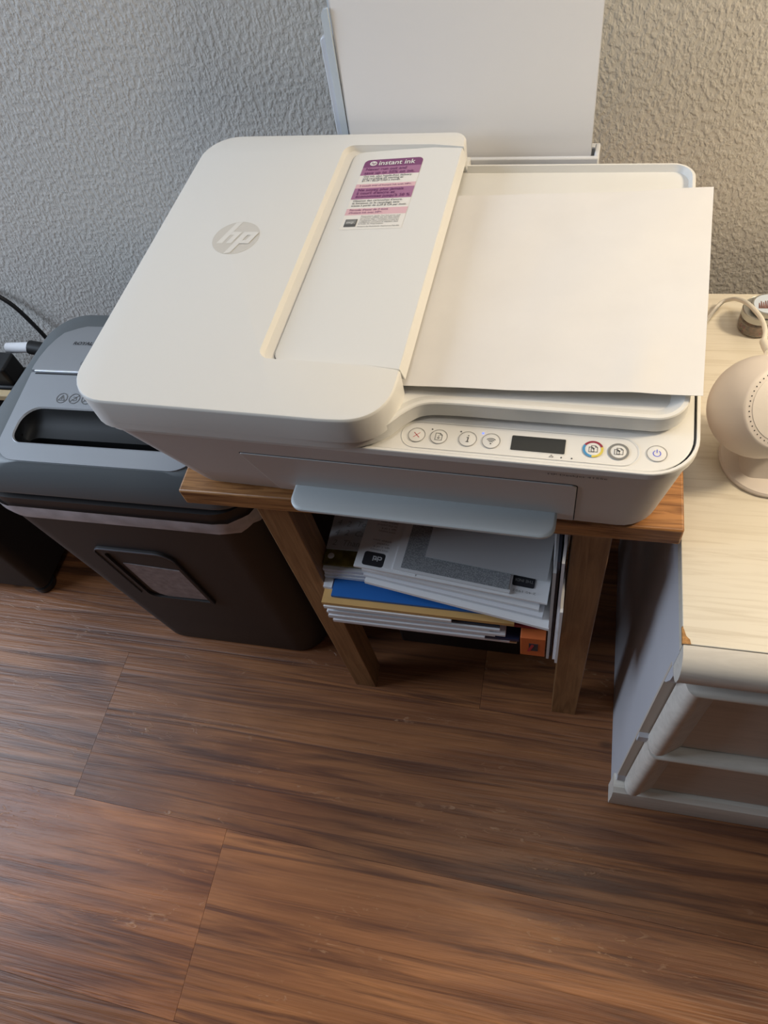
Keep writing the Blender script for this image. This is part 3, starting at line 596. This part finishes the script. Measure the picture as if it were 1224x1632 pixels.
for y in y_:
    e = max(0, y - 0.285) * 0.8; wd = 0.010 * (y - 0.1968) / 0.11
    loops.append([(SX0 - wd + e, y, zb(y) - 0.012), (SX0 - wd + e, y, zb(y) - 0.0012), (SX0 + 0.0012 - wd + e, y, zb(y)), (SX1 - 0.0012 + wd - e, y, zb(y)), (SX1 + wd - e, y, zb(y) - 0.0012), (SX1 + wd - e, y, zb(y) - 0.012)])
g.loft(loops); SL(g).build('rear_cover', 'silver', sh_, angle=30)
SL(G().box(SX0 + 0.006, SX1 - 0.004, 0.1945, 0.1972, 0.5462, 0.5502)).build('slot_ridge', 'silver_hi', sh_, bevel=0.0006)
SL(G().box(SX0 + 0.006, SX1 - 0.004, 0.1930, 0.1946, 0.5460, 0.5469)).build('card_slot', 'seam', sh_)
def zbn(x, y, d=0.0006): return (x, y, zb(y) + d)
g = G().text('ROYAL', 0.0085, zbn(-0.253, 0.248), (1, 0, 0), (0, 1, -0.2), bold=0.0002); SL(g).build('brand_lettering', 'seam', sh_, recalc=False)
for k in range(3):
    cx, cy = -0.224 + 0.0165 * k, 0.1600; g = G(); z = zf(cx, cy) + 0.0005; g.ring(cx, cy, z, 0.0062, 0.0070, n=28)
    if k == 0: g.line([(cx - 0.004, cy - 0.003), (cx + 0.004, cy - 0.003), (cx, cy + 0.004), (cx - 0.004, cy - 0.003)], 0.0007, z); g.line([(cx, cy + 0.002), (cx, cy - 0.0015)], 0.0008, z)
    else: g.line([(cx - 0.004, cy - 0.004), (cx + 0.004, cy + 0.004)], 0.0007, z); g.line([(cx - 0.003, cy - 0.001), (cx, cy - 0.003), (cx + 0.003, cy - 0.002), (cx + 0.002, cy + 0.002), (cx - 0.002, cy + 0.002)], 0.0006, z)
    SL(g.map(lambda x, y, z: (x, y, zf(x, y) + 0.0004))).build('safety_symbol', 'ink', sh_, recalc=False)
g = G(); g.ring(-0.2145, 0.2105, 0, 0.004, 0.0047, n=20); SL(g.map(lambda x, y, z: zbn(x, y))).build('safety_symbol', 'ink', sh_, recalc=False)
g = G(); g.line([(-0.160, 0.1395), (-0.154, 0.1395), (-0.154, 0.1325), (-0.160, 0.1325), (-0.160, 0.1395)], 0.0012, 0); g.line([(-0.157, 0.1385), (-0.157, 0.1335)], 0.001, 0)
SL(g.map(lambda x, y, z: (x, y, 0.5400))).build('paper_symbol', 'paper_c', sh_, recalc=False)

# ------------------------------------------------------------------ dresser
ds = thing('dresser', 'cream woodgrain dresser with raised drawer frames at the right edge', 'dresser', (0.80, 0.13, 0))
def DL(g): return g.map(lambda x, y, z: (x - 0.80, y - 0.13, z))
DX, DXR, DB = 0.4465, 1.16, 0.338; TZ = 0.5500
DL(G().box(DX, DXR, -0.0590, DB, TZ - 0.016, TZ)).build('top', 'dtop', ds, bevel=0.0006)
o = DL(G().add([(DX - 0.0004, -0.0592, TZ + 0.0002), (DX + 0.0060, -0.0592, TZ + 0.0002), (DX + 0.0052, -0.0550, TZ + 0.0003), (DX + 0.0026, -0.0525, TZ + 0.0002), (DX + 0.0010, -0.0470, TZ + 0.0002), (DX - 0.0004, -0.044, TZ + 0.0002),
    (DX - 0.0004, -0.0592, TZ - 0.004), (DX - 0.0004, -0.044, TZ - 0.004)], [(0, 1, 2, 3, 4, 5), (0, 5, 7, 6)])).build('chipped_corner', 'chip', ds); o['label'] = 'chipped corner showing raw chipboard'
# bullnose
prof = [(-0.0595, TZ - 0.001), (-0.0680, TZ - 0.0035), (-0.0745, TZ - 0.009), (-0.0785, TZ - 0.017), (-0.0797, TZ - 0.026), (-0.0787, TZ - 0.035), (-0.0755, TZ - 0.0415), (-0.070, TZ - 0.0455), (-0.0595, TZ - 0.0465)]
g = G(); g.loft([[(DX + 0.0005, y, z) for y, z in prof], [(DXR, y, z) for y, z in prof]]); DL(g).build('bullnose', 'dfront', ds, angle=25)
# side panel with scooped front edge
sp = [(DB, 0.0), (-0.060, 0.0), (-0.0605, 0.075), (-0.0625, 0.082), (-0.0565, 0.10), (-0.0565, 0.268), (-0.0625, 0.276), (-0.0625, 0.292), (-0.0565, 0.300), (-0.0565, 0.455), (-0.062, 0.468), (-0.068, 0.490), (-0.069, 0.503), (-0.060, TZ - 0.0465), (-0.060, TZ - 0.0165), (DB, TZ - 0.0165)]
g = G(); g.loft([[(DX + 0.0002, y, z) for y, z in sp], [(DX + 0.014, y, z) for y, z in sp]]); DL(g).build('side_panel', 'dside', ds)
DL(G().loft([[(DXR - 0.014, y, z) for y, z in sp], [(DXR - 0.0002, y, z) for y, z in sp]])).build('side_panel', 'dside', ds)
DL(G().box(DX + 0.014, DXR - 0.014, -0.052, DB - 0.01, 0.01, TZ - 0.02)).build('carcass', 'dedge', ds)
DL(G().box(DX - 0.0001, DX + 0.0139, -0.0585, -0.0550, 0.09, 0.50)).build('edge_strip', 'dedge', ds)
# base rail
pb = [(-0.052, 0.0), (-0.074, 0.0), (-0.077, 0.004), (-0.0775, 0.05), (-0.0750, 0.064), (-0.069, 0.071), (-0.060, 0.074), (-0.052, 0.074)]
g = G(); g.loft([[(DX - 0.003, y, z) for y, z in pb], [(DXR + 0.003, y, z) for y, z in pb]]); DL(g).build('base_rail', 'dfront', ds, angle=25)
def drawer(z0, z1):
    x0, x1 = DX + 0.010, DXR - 0.010
    d = DL(G().box(x0 + 0.004, x1 - 0.004, -0.064, -0.0521, z0 + 0.002, z1 - 0.002)).build('drawer', 'dpanel', ds)
    # mitred bullnose frame: profile across width w
    w = 0.035; pf = [(0.0, -0.060), (0.001, -0.0715), (0.004, -0.0770), (0.009, -0.0792), (0.015, -0.0780), (0.020, -0.0745), (w, -0.0642)]
    def pth(q): t, y = q; return [(x0 + t, y, z0), (x0 + t, y, z1 - t), (x1 - t, y, z1 - t), (x1 - t, y, z0)]
    L_ = [pth(q) for q in pf]
    for i in range(3):
        g = G(); g.loft([[l[i] for l in L_], [l[i + 1] for l in L_]], (True, True)); DL(g).build('frame_moulding', 'dfront', d, angle=40)
    g = G(); g.box(x0 + w - 0.001, x1 - w + 0.001, -0.0650, -0.0640, z0, z1 - w + 0.001); DL(g).build('panel', 'dpanel', d)
drawer(0.288, 0.498); drawer(0.078, 0.284)

# ------------------------------------------------------------------ things on the dresser
cm = thing('security_camera', 'white round home camera on a disc stand, on the dresser top', 'camera', (0.5215, 0.126, TZ))
G().lathe([(0.041, 0.0), (0.0425, 0.001), (0.0425, 0.003), (0.041, 0.0046), (0.034, 0.0060), (0.030, 0.0064)], n=48).build('base', 'cam', cm, angle=30)
g = G(); g.loft([[(x, y, 0.0062) for x, y in rrect(-0.027, 0.034, -0.026, 0.022, 0.012)], [(x * 0.75 - 0.004, y * 0.8 + 0.002, 0.018) for x, y in rrect(-0.027, 0.034, -0.026, 0.022, 0.012)], [(x * 0.5 - 0.008, y * 0.6 + 0.004, 0.034) for x, y in rrect(-0.027, 0.034, -0.026, 0.022, 0.012)]]); g.build('neck', 'cam', cm, angle=30)
G().lathe([(0.002, 0), (0.002, 0.0009)], (0.010, -0.030, 0.0066), 14).build('screw_hole', 'ink', cm)
# head: rounded body of revolution about an axis d
hc = Vector((0.4995 - 0.5215, 0.130 - 0.126, 0.6155 - TZ)); dview = Vector((0.342, -0.303, 1.121)) - Vector((0.4995, 0.13, 0.6155)); dview.normalize()
ax = (dview + Vector((0.62, 0.0, 0.02))).normalized(); q = ax.to_track_quat('Z', 'Y').to_matrix()
r0 = 0.0425; prof = []
for k in range(1, 16):
    a = -90 + k * 8.4; prof.append((r0 * math.cos(math.radians(a)), r0 * math.sin(math.radians(a))))
rl, zl = prof[-1]; prof += [(rl - 0.0010, zl + 0.0012), (rl - 0.0022, zl + 0.0018)]
FZ = zl + 0.0018; FRr = rl - 0.0022
g = G(); g.lathe(prof, n=64); g.map(lambda x, y, z: hc + q @ Vector((x, y, z))); g.build('head', 'cam', cm, angle=40)
g = G(); g.lathe([(FRr - 0.005, FZ - 0.001), (FRr - 0.005, FZ + 0.0004), (FRr - 0.0055, FZ + 0.0006)], n=64); g.map(lambda x, y, z: hc + q @ Vector((x, y, z))); g.build('face', 'camface', cm)
for k in range(46):
    a = 2 * PI * k / 46; g = G(); g.lathe([(0.00055, -0.0002), (0.00055, 0.00025)], ((FRr - 0.0025) * math.cos(a), (FRr - 0.0025) * math.sin(a), FZ), 8); g.map(lambda x, y, z: hc + q @ Vector((x, y, z))); g.build('speaker_hole', 'inkb', cm)
# plug and cable
cb = thing('usb_cable', 'white cable looping from the round camera to behind the printer', 'cable', (0.517, 0.20, TZ))
pts = [(0.4985, 0.1600, 0.6475), (0.4985, 0.1715, 0.6422), (0.4985, 0.183, 0.6370), (0.5035, 0.205, 0.628), (0.505, 0.235, 0.615), (0.5005, 0.268, 0.6), (0.498, 0.296, 0.580), (0.496, 0.312, 0.566), (0.488, 0.316, 0.5575), (0.475, 0.297, 0.5525), (0.462, 0.272, 0.5525), (0.453, 0.25, 0.5525)]
def CL(g): return g.map(lambda x, y, z: (x - 0.517, y - 0.20, z - TZ))
CL(G().tube(smooth_path(pts[2:], 6), 0.0021, 10)).build('cord', 'cable', cb)
CL(G().tube(pts[:3], [0.0036, 0.0038, 0.0034], 12)).build('plug', 'cable', cb)
# jars
def jar(cx, cy, r, label, printed, hs=1.0):
    j = thing('glass_jar', label, 'jar', (cx, cy, TZ + 0.0002))
    G().lathe([(r * 0.85, 0.0), (r * 0.98, 0.002), (r, 0.005), (r, 0.014), (r * 0.88, 0.018)], n=36).build('glass_body', 'glass', j, angle=50)
    o = G().lathe([(r * 0.78, 0.0016), (r * 0.9, 0.004), (r * 0.9, 0.013), (r * 0.6, 0.015)], n=30).build('potpourri', 'bits', j); o['kind'] = 'stuff'
    random.seed(int(cx * 1000)); g = G()
    for k in range(26):
        a, b = random.uniform(0, 2 * PI), random.uniform(0.003, 0.013); p = Vector((r * 0.9 * math.cos(a), r * 0.9 * math.sin(a), b)); s_ = random.uniform(0.001, 0.0022)
        g.lathe([(s_ * 0.4, -s_), (s_, 0), (s_ * 0.4, s_)], p, 6)
    o = g.build('red_petals', 'bits2', j); o['kind'] = 'stuff'
    G().lathe([(r * 0.95, 0.0175), (r * 1.0, 0.018), (r * 1.0, 0.0245), (r * 0.96, 0.0255), (r * 0.94, 0.0252), (r * 0.90, 0.0252)], n=40).build('lid', 'metal', j, angle=30)
    j.scale = (1, 1, hs)
jar(0.5195, 0.2900, 0.0170, 'small glass jar with plain silver lid and red bits, behind the round camera', False)
tn = thing('round_tin', 'small round tin with pale blue printed disc, lying on the glass jar', 'tin', (0.5238, 0.2885, TZ + 0.0260))
G().lathe([(0.0140, 0), (0.0148, 0.0006), (0.0148, 0.0050), (0.0143, 0.0058), (0.0136, 0.0058)], n=40).build('tin_body', 'metal', tn, angle=30)
o = G().lathe([(0.0128, 0.0057), (0.0128, 0.0061)], n=40).build('printed_disc', 'disc', tn); o['label'] = 'pale blue printed disc with brown upright blots'
g = G(); random.seed(3)
for k in range(9):
    r = 0.0148; x = (-0.55 + 0.13 * k) * r; h = random.uniform(0.2, 0.75) * r; g.poly([(x - 0.07 * r, -0.45 * r), (x + 0.07 * r, -0.45 * r), (x + 0.03 * r, -0.3 * r + h), (x - 0.02 * r, -0.25 * r + h)], 0.0063 + 0.00002 * k)
g.build('disc_blots', 'discink', tn)

# ------------------------------------------------------------------ papers on the table shelf
def lay(name, label, x0, x1, y0, y1, z, t, mname, rz=0.0, cat='paper', tilt=0.0, piv=None, group=None, extra=None, nx=6):
    """a thin sheet, envelope or folder; rz about its front-left corner, tilt lowers the right end"""
    o = thing(name, label, cat, (x0, y0, z), rz, group) if extra else None
    w, d = x1 - x0, y1 - y0
    g = G(); L0 = []
    for i in range(nx + 1):
        x = w * i / nx; dz = -tilt * x + 0.0006 * math.sin(3 * x / w + z * 90)
        L0.append([(x, 0, dz), (x, d, dz), (x, d, dz + t), (x, 0, dz + t)])
    g.loft(L0)
    if not extra:
        q = g.build(name, mname, None, loc=(x0, y0, z)); q.rotation_euler = (0, 0, rz); return tag(q, label, cat, group)
    g.build('sheet', mname, o); extra(o, t, w, d); return o
Zs = 0.3003
XL = 0.0842
lay('envelope', 'tan card envelope lying lowest in the stack under the table', 0.0860, 0.308, 0.024, 0.235, Zs, 0.0035, 'cream', cat='envelope')
lay('envelope', 'pinkish white envelope second from the bottom of the stack', 0.0845, 0.300, 0.022, 0.235, Zs + 0.0045, 0.0045, 'paper_pink', cat='envelope')
lay('folder', 'dark navy folder low in the stack of papers', 0.0925, 0.311, 0.0225, 0.24, Zs + 0.0100, 0.006, 'navy', cat='folder')
for k in range(5):
    lay('paper_sheet', ('white folded sheet resting on the navy folder', 'second white sheet above the navy folder', 'middle white sheet of the lower wad in the stack', 'fourth white sheet above the navy folder', 'uppermost white sheet of the lower wad, below the dark folder')[k],
        XL + (0.004, -0.001, 0.001, 0.0, 0.0035)[k], 0.272 + 0.012 * k % 0.03, 0.018 + 0.0015 * (k % 2), 0.23, Zs + 0.0170 + 0.0066 * k, 0.0048, ('paper_b', 'paper_plain')[k % 2])
lay('folder', 'thin dark folder below the tan envelope in the stack', 0.0905, 0.290, 0.0195, 0.235, Zs + 0.0505, 0.004, 'darkfolder', cat='folder')
lay('paper_sheet', 'white sheet just under the tan envelope with blue folder', 0.0855, 0.236, 0.017, 0.23, Zs + 0.0555, 0.006, 'paper_plain')
lay('folder', 'maroon folder edge peeking out below the tan envelope', 0.243, 0.331, 0.021, 0.23, Zs + 0.0555, 0.0055, 'maroon', cat='folder', tilt=0.0)
lay('envelope', 'tan paper envelope carrying the bright blue folder', XL + 0.0002, 0.306, 0.0185, 0.240, Zs + 0.0625, 0.006, 'manila', cat='envelope')
lay('folder', 'bright blue folder lying on the tan envelope', 0.0955, 0.300, 0.0260, 0.236, Zs + 0.0695, 0.004, 'blue', cat='folder')
lay('envelope', 'small white envelope corner at left beside the blue folder', 0.0838, 0.094, 0.036, 0.236, Zs + 0.0695, 0.005, 'paper_b', cat='envelope')
for k in range(3):
    lay('paper_sheet', ('lowest white sheet under the olive picture card', 'middle white sheet under the olive picture card', 'white sheet directly under the olive picture card')[k], 0.0840 + 0.001 * (k % 2), 0.165, 0.0475 + 0.0012 * k, 0.255, Zs + 0.0755 + 0.0062 * k, 0.0055, ('paper_b', 'paper_plain', 'paper_b')[k])
ZC = Zs + 0.0948
def xpic(o, t, w, d):
    G().lathe([(0.004, 0), (0.003, 0.0004)], (0.008, 0.011, t + 0.0005), 12).build('white_spot', 'paper_plain', o)
lay('picture_card', 'olive green picture card at the left of the stack under the handwritten note', 0.0840, 0.18, 0.0540, 0.20, ZC, 0.003, 'pic', cat='card', extra=xpic)
def xnote(o, t, w, d):
    random.seed(5)
    g = G()
    words = [['2', 'Thank'], ['4', '2', 'Card'], ['4', '2', 'Today'], ['# 20', 'Check'], ['4', '2', 'Thanks']]
    for i, ws_ in enumerate(words):
        x = 0.006
        for wd in ws_:
            g.text(wd, 0.0105, (x, 0.004 + 0.0135 * i + random.uniform(-.001, .001), t + 0.001), mi=0, shear=0.25); x += 0.006 + 0.0058 * len(wd)
    g.build('handwriting', 'ink2', o, recalc=False)
lay('handwritten_note', 'grey paper note with handwritten lines at the left of the stack', 0.0845, 0.17, 0.0735, 0.20, ZC + 0.004, 0.002, 'paper_c', cat='note', extra=xnote)
# fan of letters
ZL = ZC + 0.0035
fan = [(0.138, 0.357, 0.0365, -0.135), (0.1370, 0.349, 0.0420, -0.120), (0.1355, 0.3445, 0.0450, -0.110), (0.1345, 0.3440, 0.0480, -0.095), (0.1335, 0.3440, 0.0505, -0.085)]
fl_ = ('lowest white letter of the slanting fan, resting on the blue folder', 'second lowest white letter of the slanting fan', 'middle white letter of the slanting fan', 'fourth white letter up in the slanting fan', 'white letter just under the letter with the black badges')
for k, (x0, x1, y0, rz) in enumerate(fan):
    lay('letter', fl_[k], x0, x1 - 0.012, y0, y0 + 0.17, Zs + 0.0948 + 0.0062 * k if k > 0 else Zs + 0.0948, 0.005, ('paper_plain', 'paper_b')[k % 2] if k else 'paper_plain', rz, 'letter', tilt=0.055)
ZZ = Zs + 0.0948 + 0.031
def xciti(o, t, w, d):
    def D(x): return -0.055 * x + t + 0.0006
    for xa, xb, ya, yb, r_ in ((0.008, 0.032, 0.0035, 0.0205, 0.003), (0.171, 0.194, 0.0135, 0.0265, 0.002)):
        g = G(); g.add([(x, y, D(x)) for x, y in rrect(xa, xb, ya, yb, r_, 4)], [tuple(range(20))], 0); g.build('name_badge', 'inkb', o, recalc=False)
    g = G()
    g.text('citi', 0.0090, (0.0292, 0.0158, D(0.03) + 0.0006), (-1, 0, 0.055), (0, -1, 0), 1, bold=0.0003)
    random.seed(9)
    for i in range(9):
        y = 0.0245 + 0.0040 * i + (0.008 if i > 3 else 0)
        g.text(('account summary', 'page 1 of 4', 'for the period', 'member since')[i % 4], 0.0033, (0.037, y, D(0.03) + 0.0006), (-1, 0, 0.055), (0, -1, 0), 2, width=0.024 - 0.003 * (i % 3))
    g.text('THE INDI', 0.0046, (0.1925, 0.0215, D(0.18) + 0.0007), (-1, 0, 0.055), (0, -1, 0), 3)
    g.text('2 40 1982', 0.0036, (0.197, 0.0085, D(0.18) + 0.0007), (-1, 0, 0.055), (0, -1, 0), 2, width=0.024)
    q = g.build('print', ['inkb', 'paper_c', 'ink2', 'ink2'], o, recalc=False); q['kind'] = 'stuff'
lay('letter', 'white letter with black name badge at its left end, upside down on the stack', 0.1305, 0.340, 0.0400, 0.18, ZZ, 0.003, 'paper_plain', -0.075, 'letter', tilt=0.055, extra=xciti)
def xsec(o, t, w, d):
    G().box(0.0085, w - 0.002, 0.003, d, t - 0.0001, t + 0.0004).map(lambda x, y, z: (x, y, z - 0.055 * x + 0.0004)).build('security_print', 'pat', o)
lay('letter', 'narrow white letter half covering the black badge', 0.1630, 0.200, 0.0415, 0.16, ZZ + 0.0016, 0.001, 'paper_plain', -0.14, 'letter', tilt=0.055)
lay('envelope', 'white envelope lined with grey speckled security print', 0.1745, 0.301, 0.0405, 0.16, ZZ + 0.0012, 0.003, 'paper_plain', -0.085, 'envelope', tilt=0.055, extra=xsec)
lay('paper_sheet', 'plain light grey sheet lying topmost on the stack at right', 0.2080, 0.338, 0.0580, 0.16, ZZ + 0.0042, 0.0022, 'paper_c', -0.085, 'paper', tilt=0.05)
# upright papers between stack and right leg
up = [(0.3425, 0.0030, 0.010, 0.515, 'paper_c', 'grey upright papers beside the right table leg, nearest the stack'), (0.3460, 0.0028, 0.014, 0.53, 'darkfolder', 'dark upright folder standing between two upright papers'),
      (0.3495, 0.0026, 0.010, 0.535, 'paper_b', 'cool white upright papers standing beside the right table leg'), (0.3528, 0.0028, 0.006, 0.44, 'paper_plain', 'white upright papers touching the right table leg')]
for x, t, y0, z1, m_, lb in up:
    g = G(); L0 = []
    for j in range(9):
        y = 0.17 * j / 8; w = 0.0006 * math.sin(40 * y + x * 900)
        L0.append([(w, y, 0), (t + w, y, 0), (t + w + 0.0006 * math.sin(60 * y), y, z1 - 0.3003), (w + 0.0006 * math.sin(60 * y), y, z1 - 0.3003)])
    g.loft(L0); o = g.build('upright_papers', m_, None, loc=(x, y0, 0.3003)); tag(o, lb, 'papers')
ob = thing('orange_box', 'small orange box with dark square picture at the right end of the shelf', 'box', (0.3135, 0.0115, Zs))
G().box(0, 0.0275, 0, 0.12, 0, 0.050).build('carton', 'orange', ob, bevel=0.0006)
G().box(0.0095, 0.0195, -0.0005, 0.0002, 0.016, 0.036).build('dark_picture', 'darkfolder', ob); G().poly([(0.0075, 0.014), (0.0105, 0.013), (0.0155, 0.033), (0.0125, 0.036)], 0).map(lambda x, y, z: (x, -0.0008, y)).build('red_figure', 'cross', ob)
bb = thing('floor_box', 'low black box standing on the floor under the table', 'box', (0.205, 0.20, 0))
G().prism(rrect(-0.095, 0.100, -0.075, 0.08, 0.006), 0, 0.10).build('body', 'black', bb, bevel=0.002); G().prism(rrect(-0.098, 0.103, -0.078, 0.083, 0.006), 0.10, 0.125).build('lid', 'darkbox', bb, bevel=0.002)

# ------------------------------------------------------------------ dark things at the left edge
dc = thing('black_cabinet', 'black floor cabinet with small round foot left of the shredder', 'cabinet', (-0.665, 0.235, 0))
G().prism(rrect(-0.14, 0.108, -0.105, 0.12, 0.018), 0.022, 0.36).build('body', 'darkbox', dc, bevel=0.004)
for sx, sy in ((0.085, -0.085), (-0.115, -0.085), (0.085, 0.095), (-0.115, 0.095)): G().lathe([(0.018, 0), (0.020, 0.004), (0.020, 0.014), (0.014, 0.0219)], (sx, sy, 0), 20).build('foot', 'black', dc)
gpts = [(-0.14, -0.1056, 0.17), (-0.06, -0.1062, 0.155), (0.0, -0.1062, 0.165), (0.05, -0.1062, 0.20), (0.085, -0.1062, 0.26), (0.09, -0.1060, 0.32)]
G().tube(smooth_path(gpts, 6), 0.0016, 8).build('piping', 'highlight_piping', dc)
ps = thing('power_strip', 'black power strip with plugs on the black cabinet by the wall', 'power strip', (-0.55, 0.322, 0.3603))
G().box(-0.14, 0.085, -0.022, 0.022, 0, 0.028).build('strip_body', 'black', ps, bevel=0.004)
G().box(-0.10, 0.105, -0.040, -0.027, 0.018, 0.030).build('beige_bar', 'beige', ps, bevel=0.002)
for x, h in ((-0.03, 0.055), (0.022, 0.050), (0.062, 0.034)): G().prism(rrect(x - 0.021, x + 0.021, -0.019, 0.019, 0.006), 0.0285, 0.028 + h).build('plug', 'black', ps, bevel=0.003)
G().tube([(0.060, 0.034, 0.054), (0.100, 0.036, 0.055)], 0.0080, 14).build('white_plug', 'paper_b', ps); G().tube([(0.099, 0.036, 0.055), (0.125, 0.036, 0.050)], 0.0105, 14).build('plug_collar', 'black', ps)
g = G().tube(smooth_path([(-0.62, 0.388, 0.42), (-0.58, 0.390, 0.49), (-0.52, 0.392, 0.505), (-0.47, 0.391, 0.478), (-0.445, 0.386, 0.428), (-0.42, 0.375, 0.35), (-0.40, 0.37, 0.25), (-0.395, 0.37, 0.10), (-0.39, 0.372, 0.0034)], 8), 0.0033, 10)
pc = thing('power_cable', 'black power cord arching against the wall behind the shredder', 'cord', (0, 0, 0)); g.build('cord', 'black', pc)
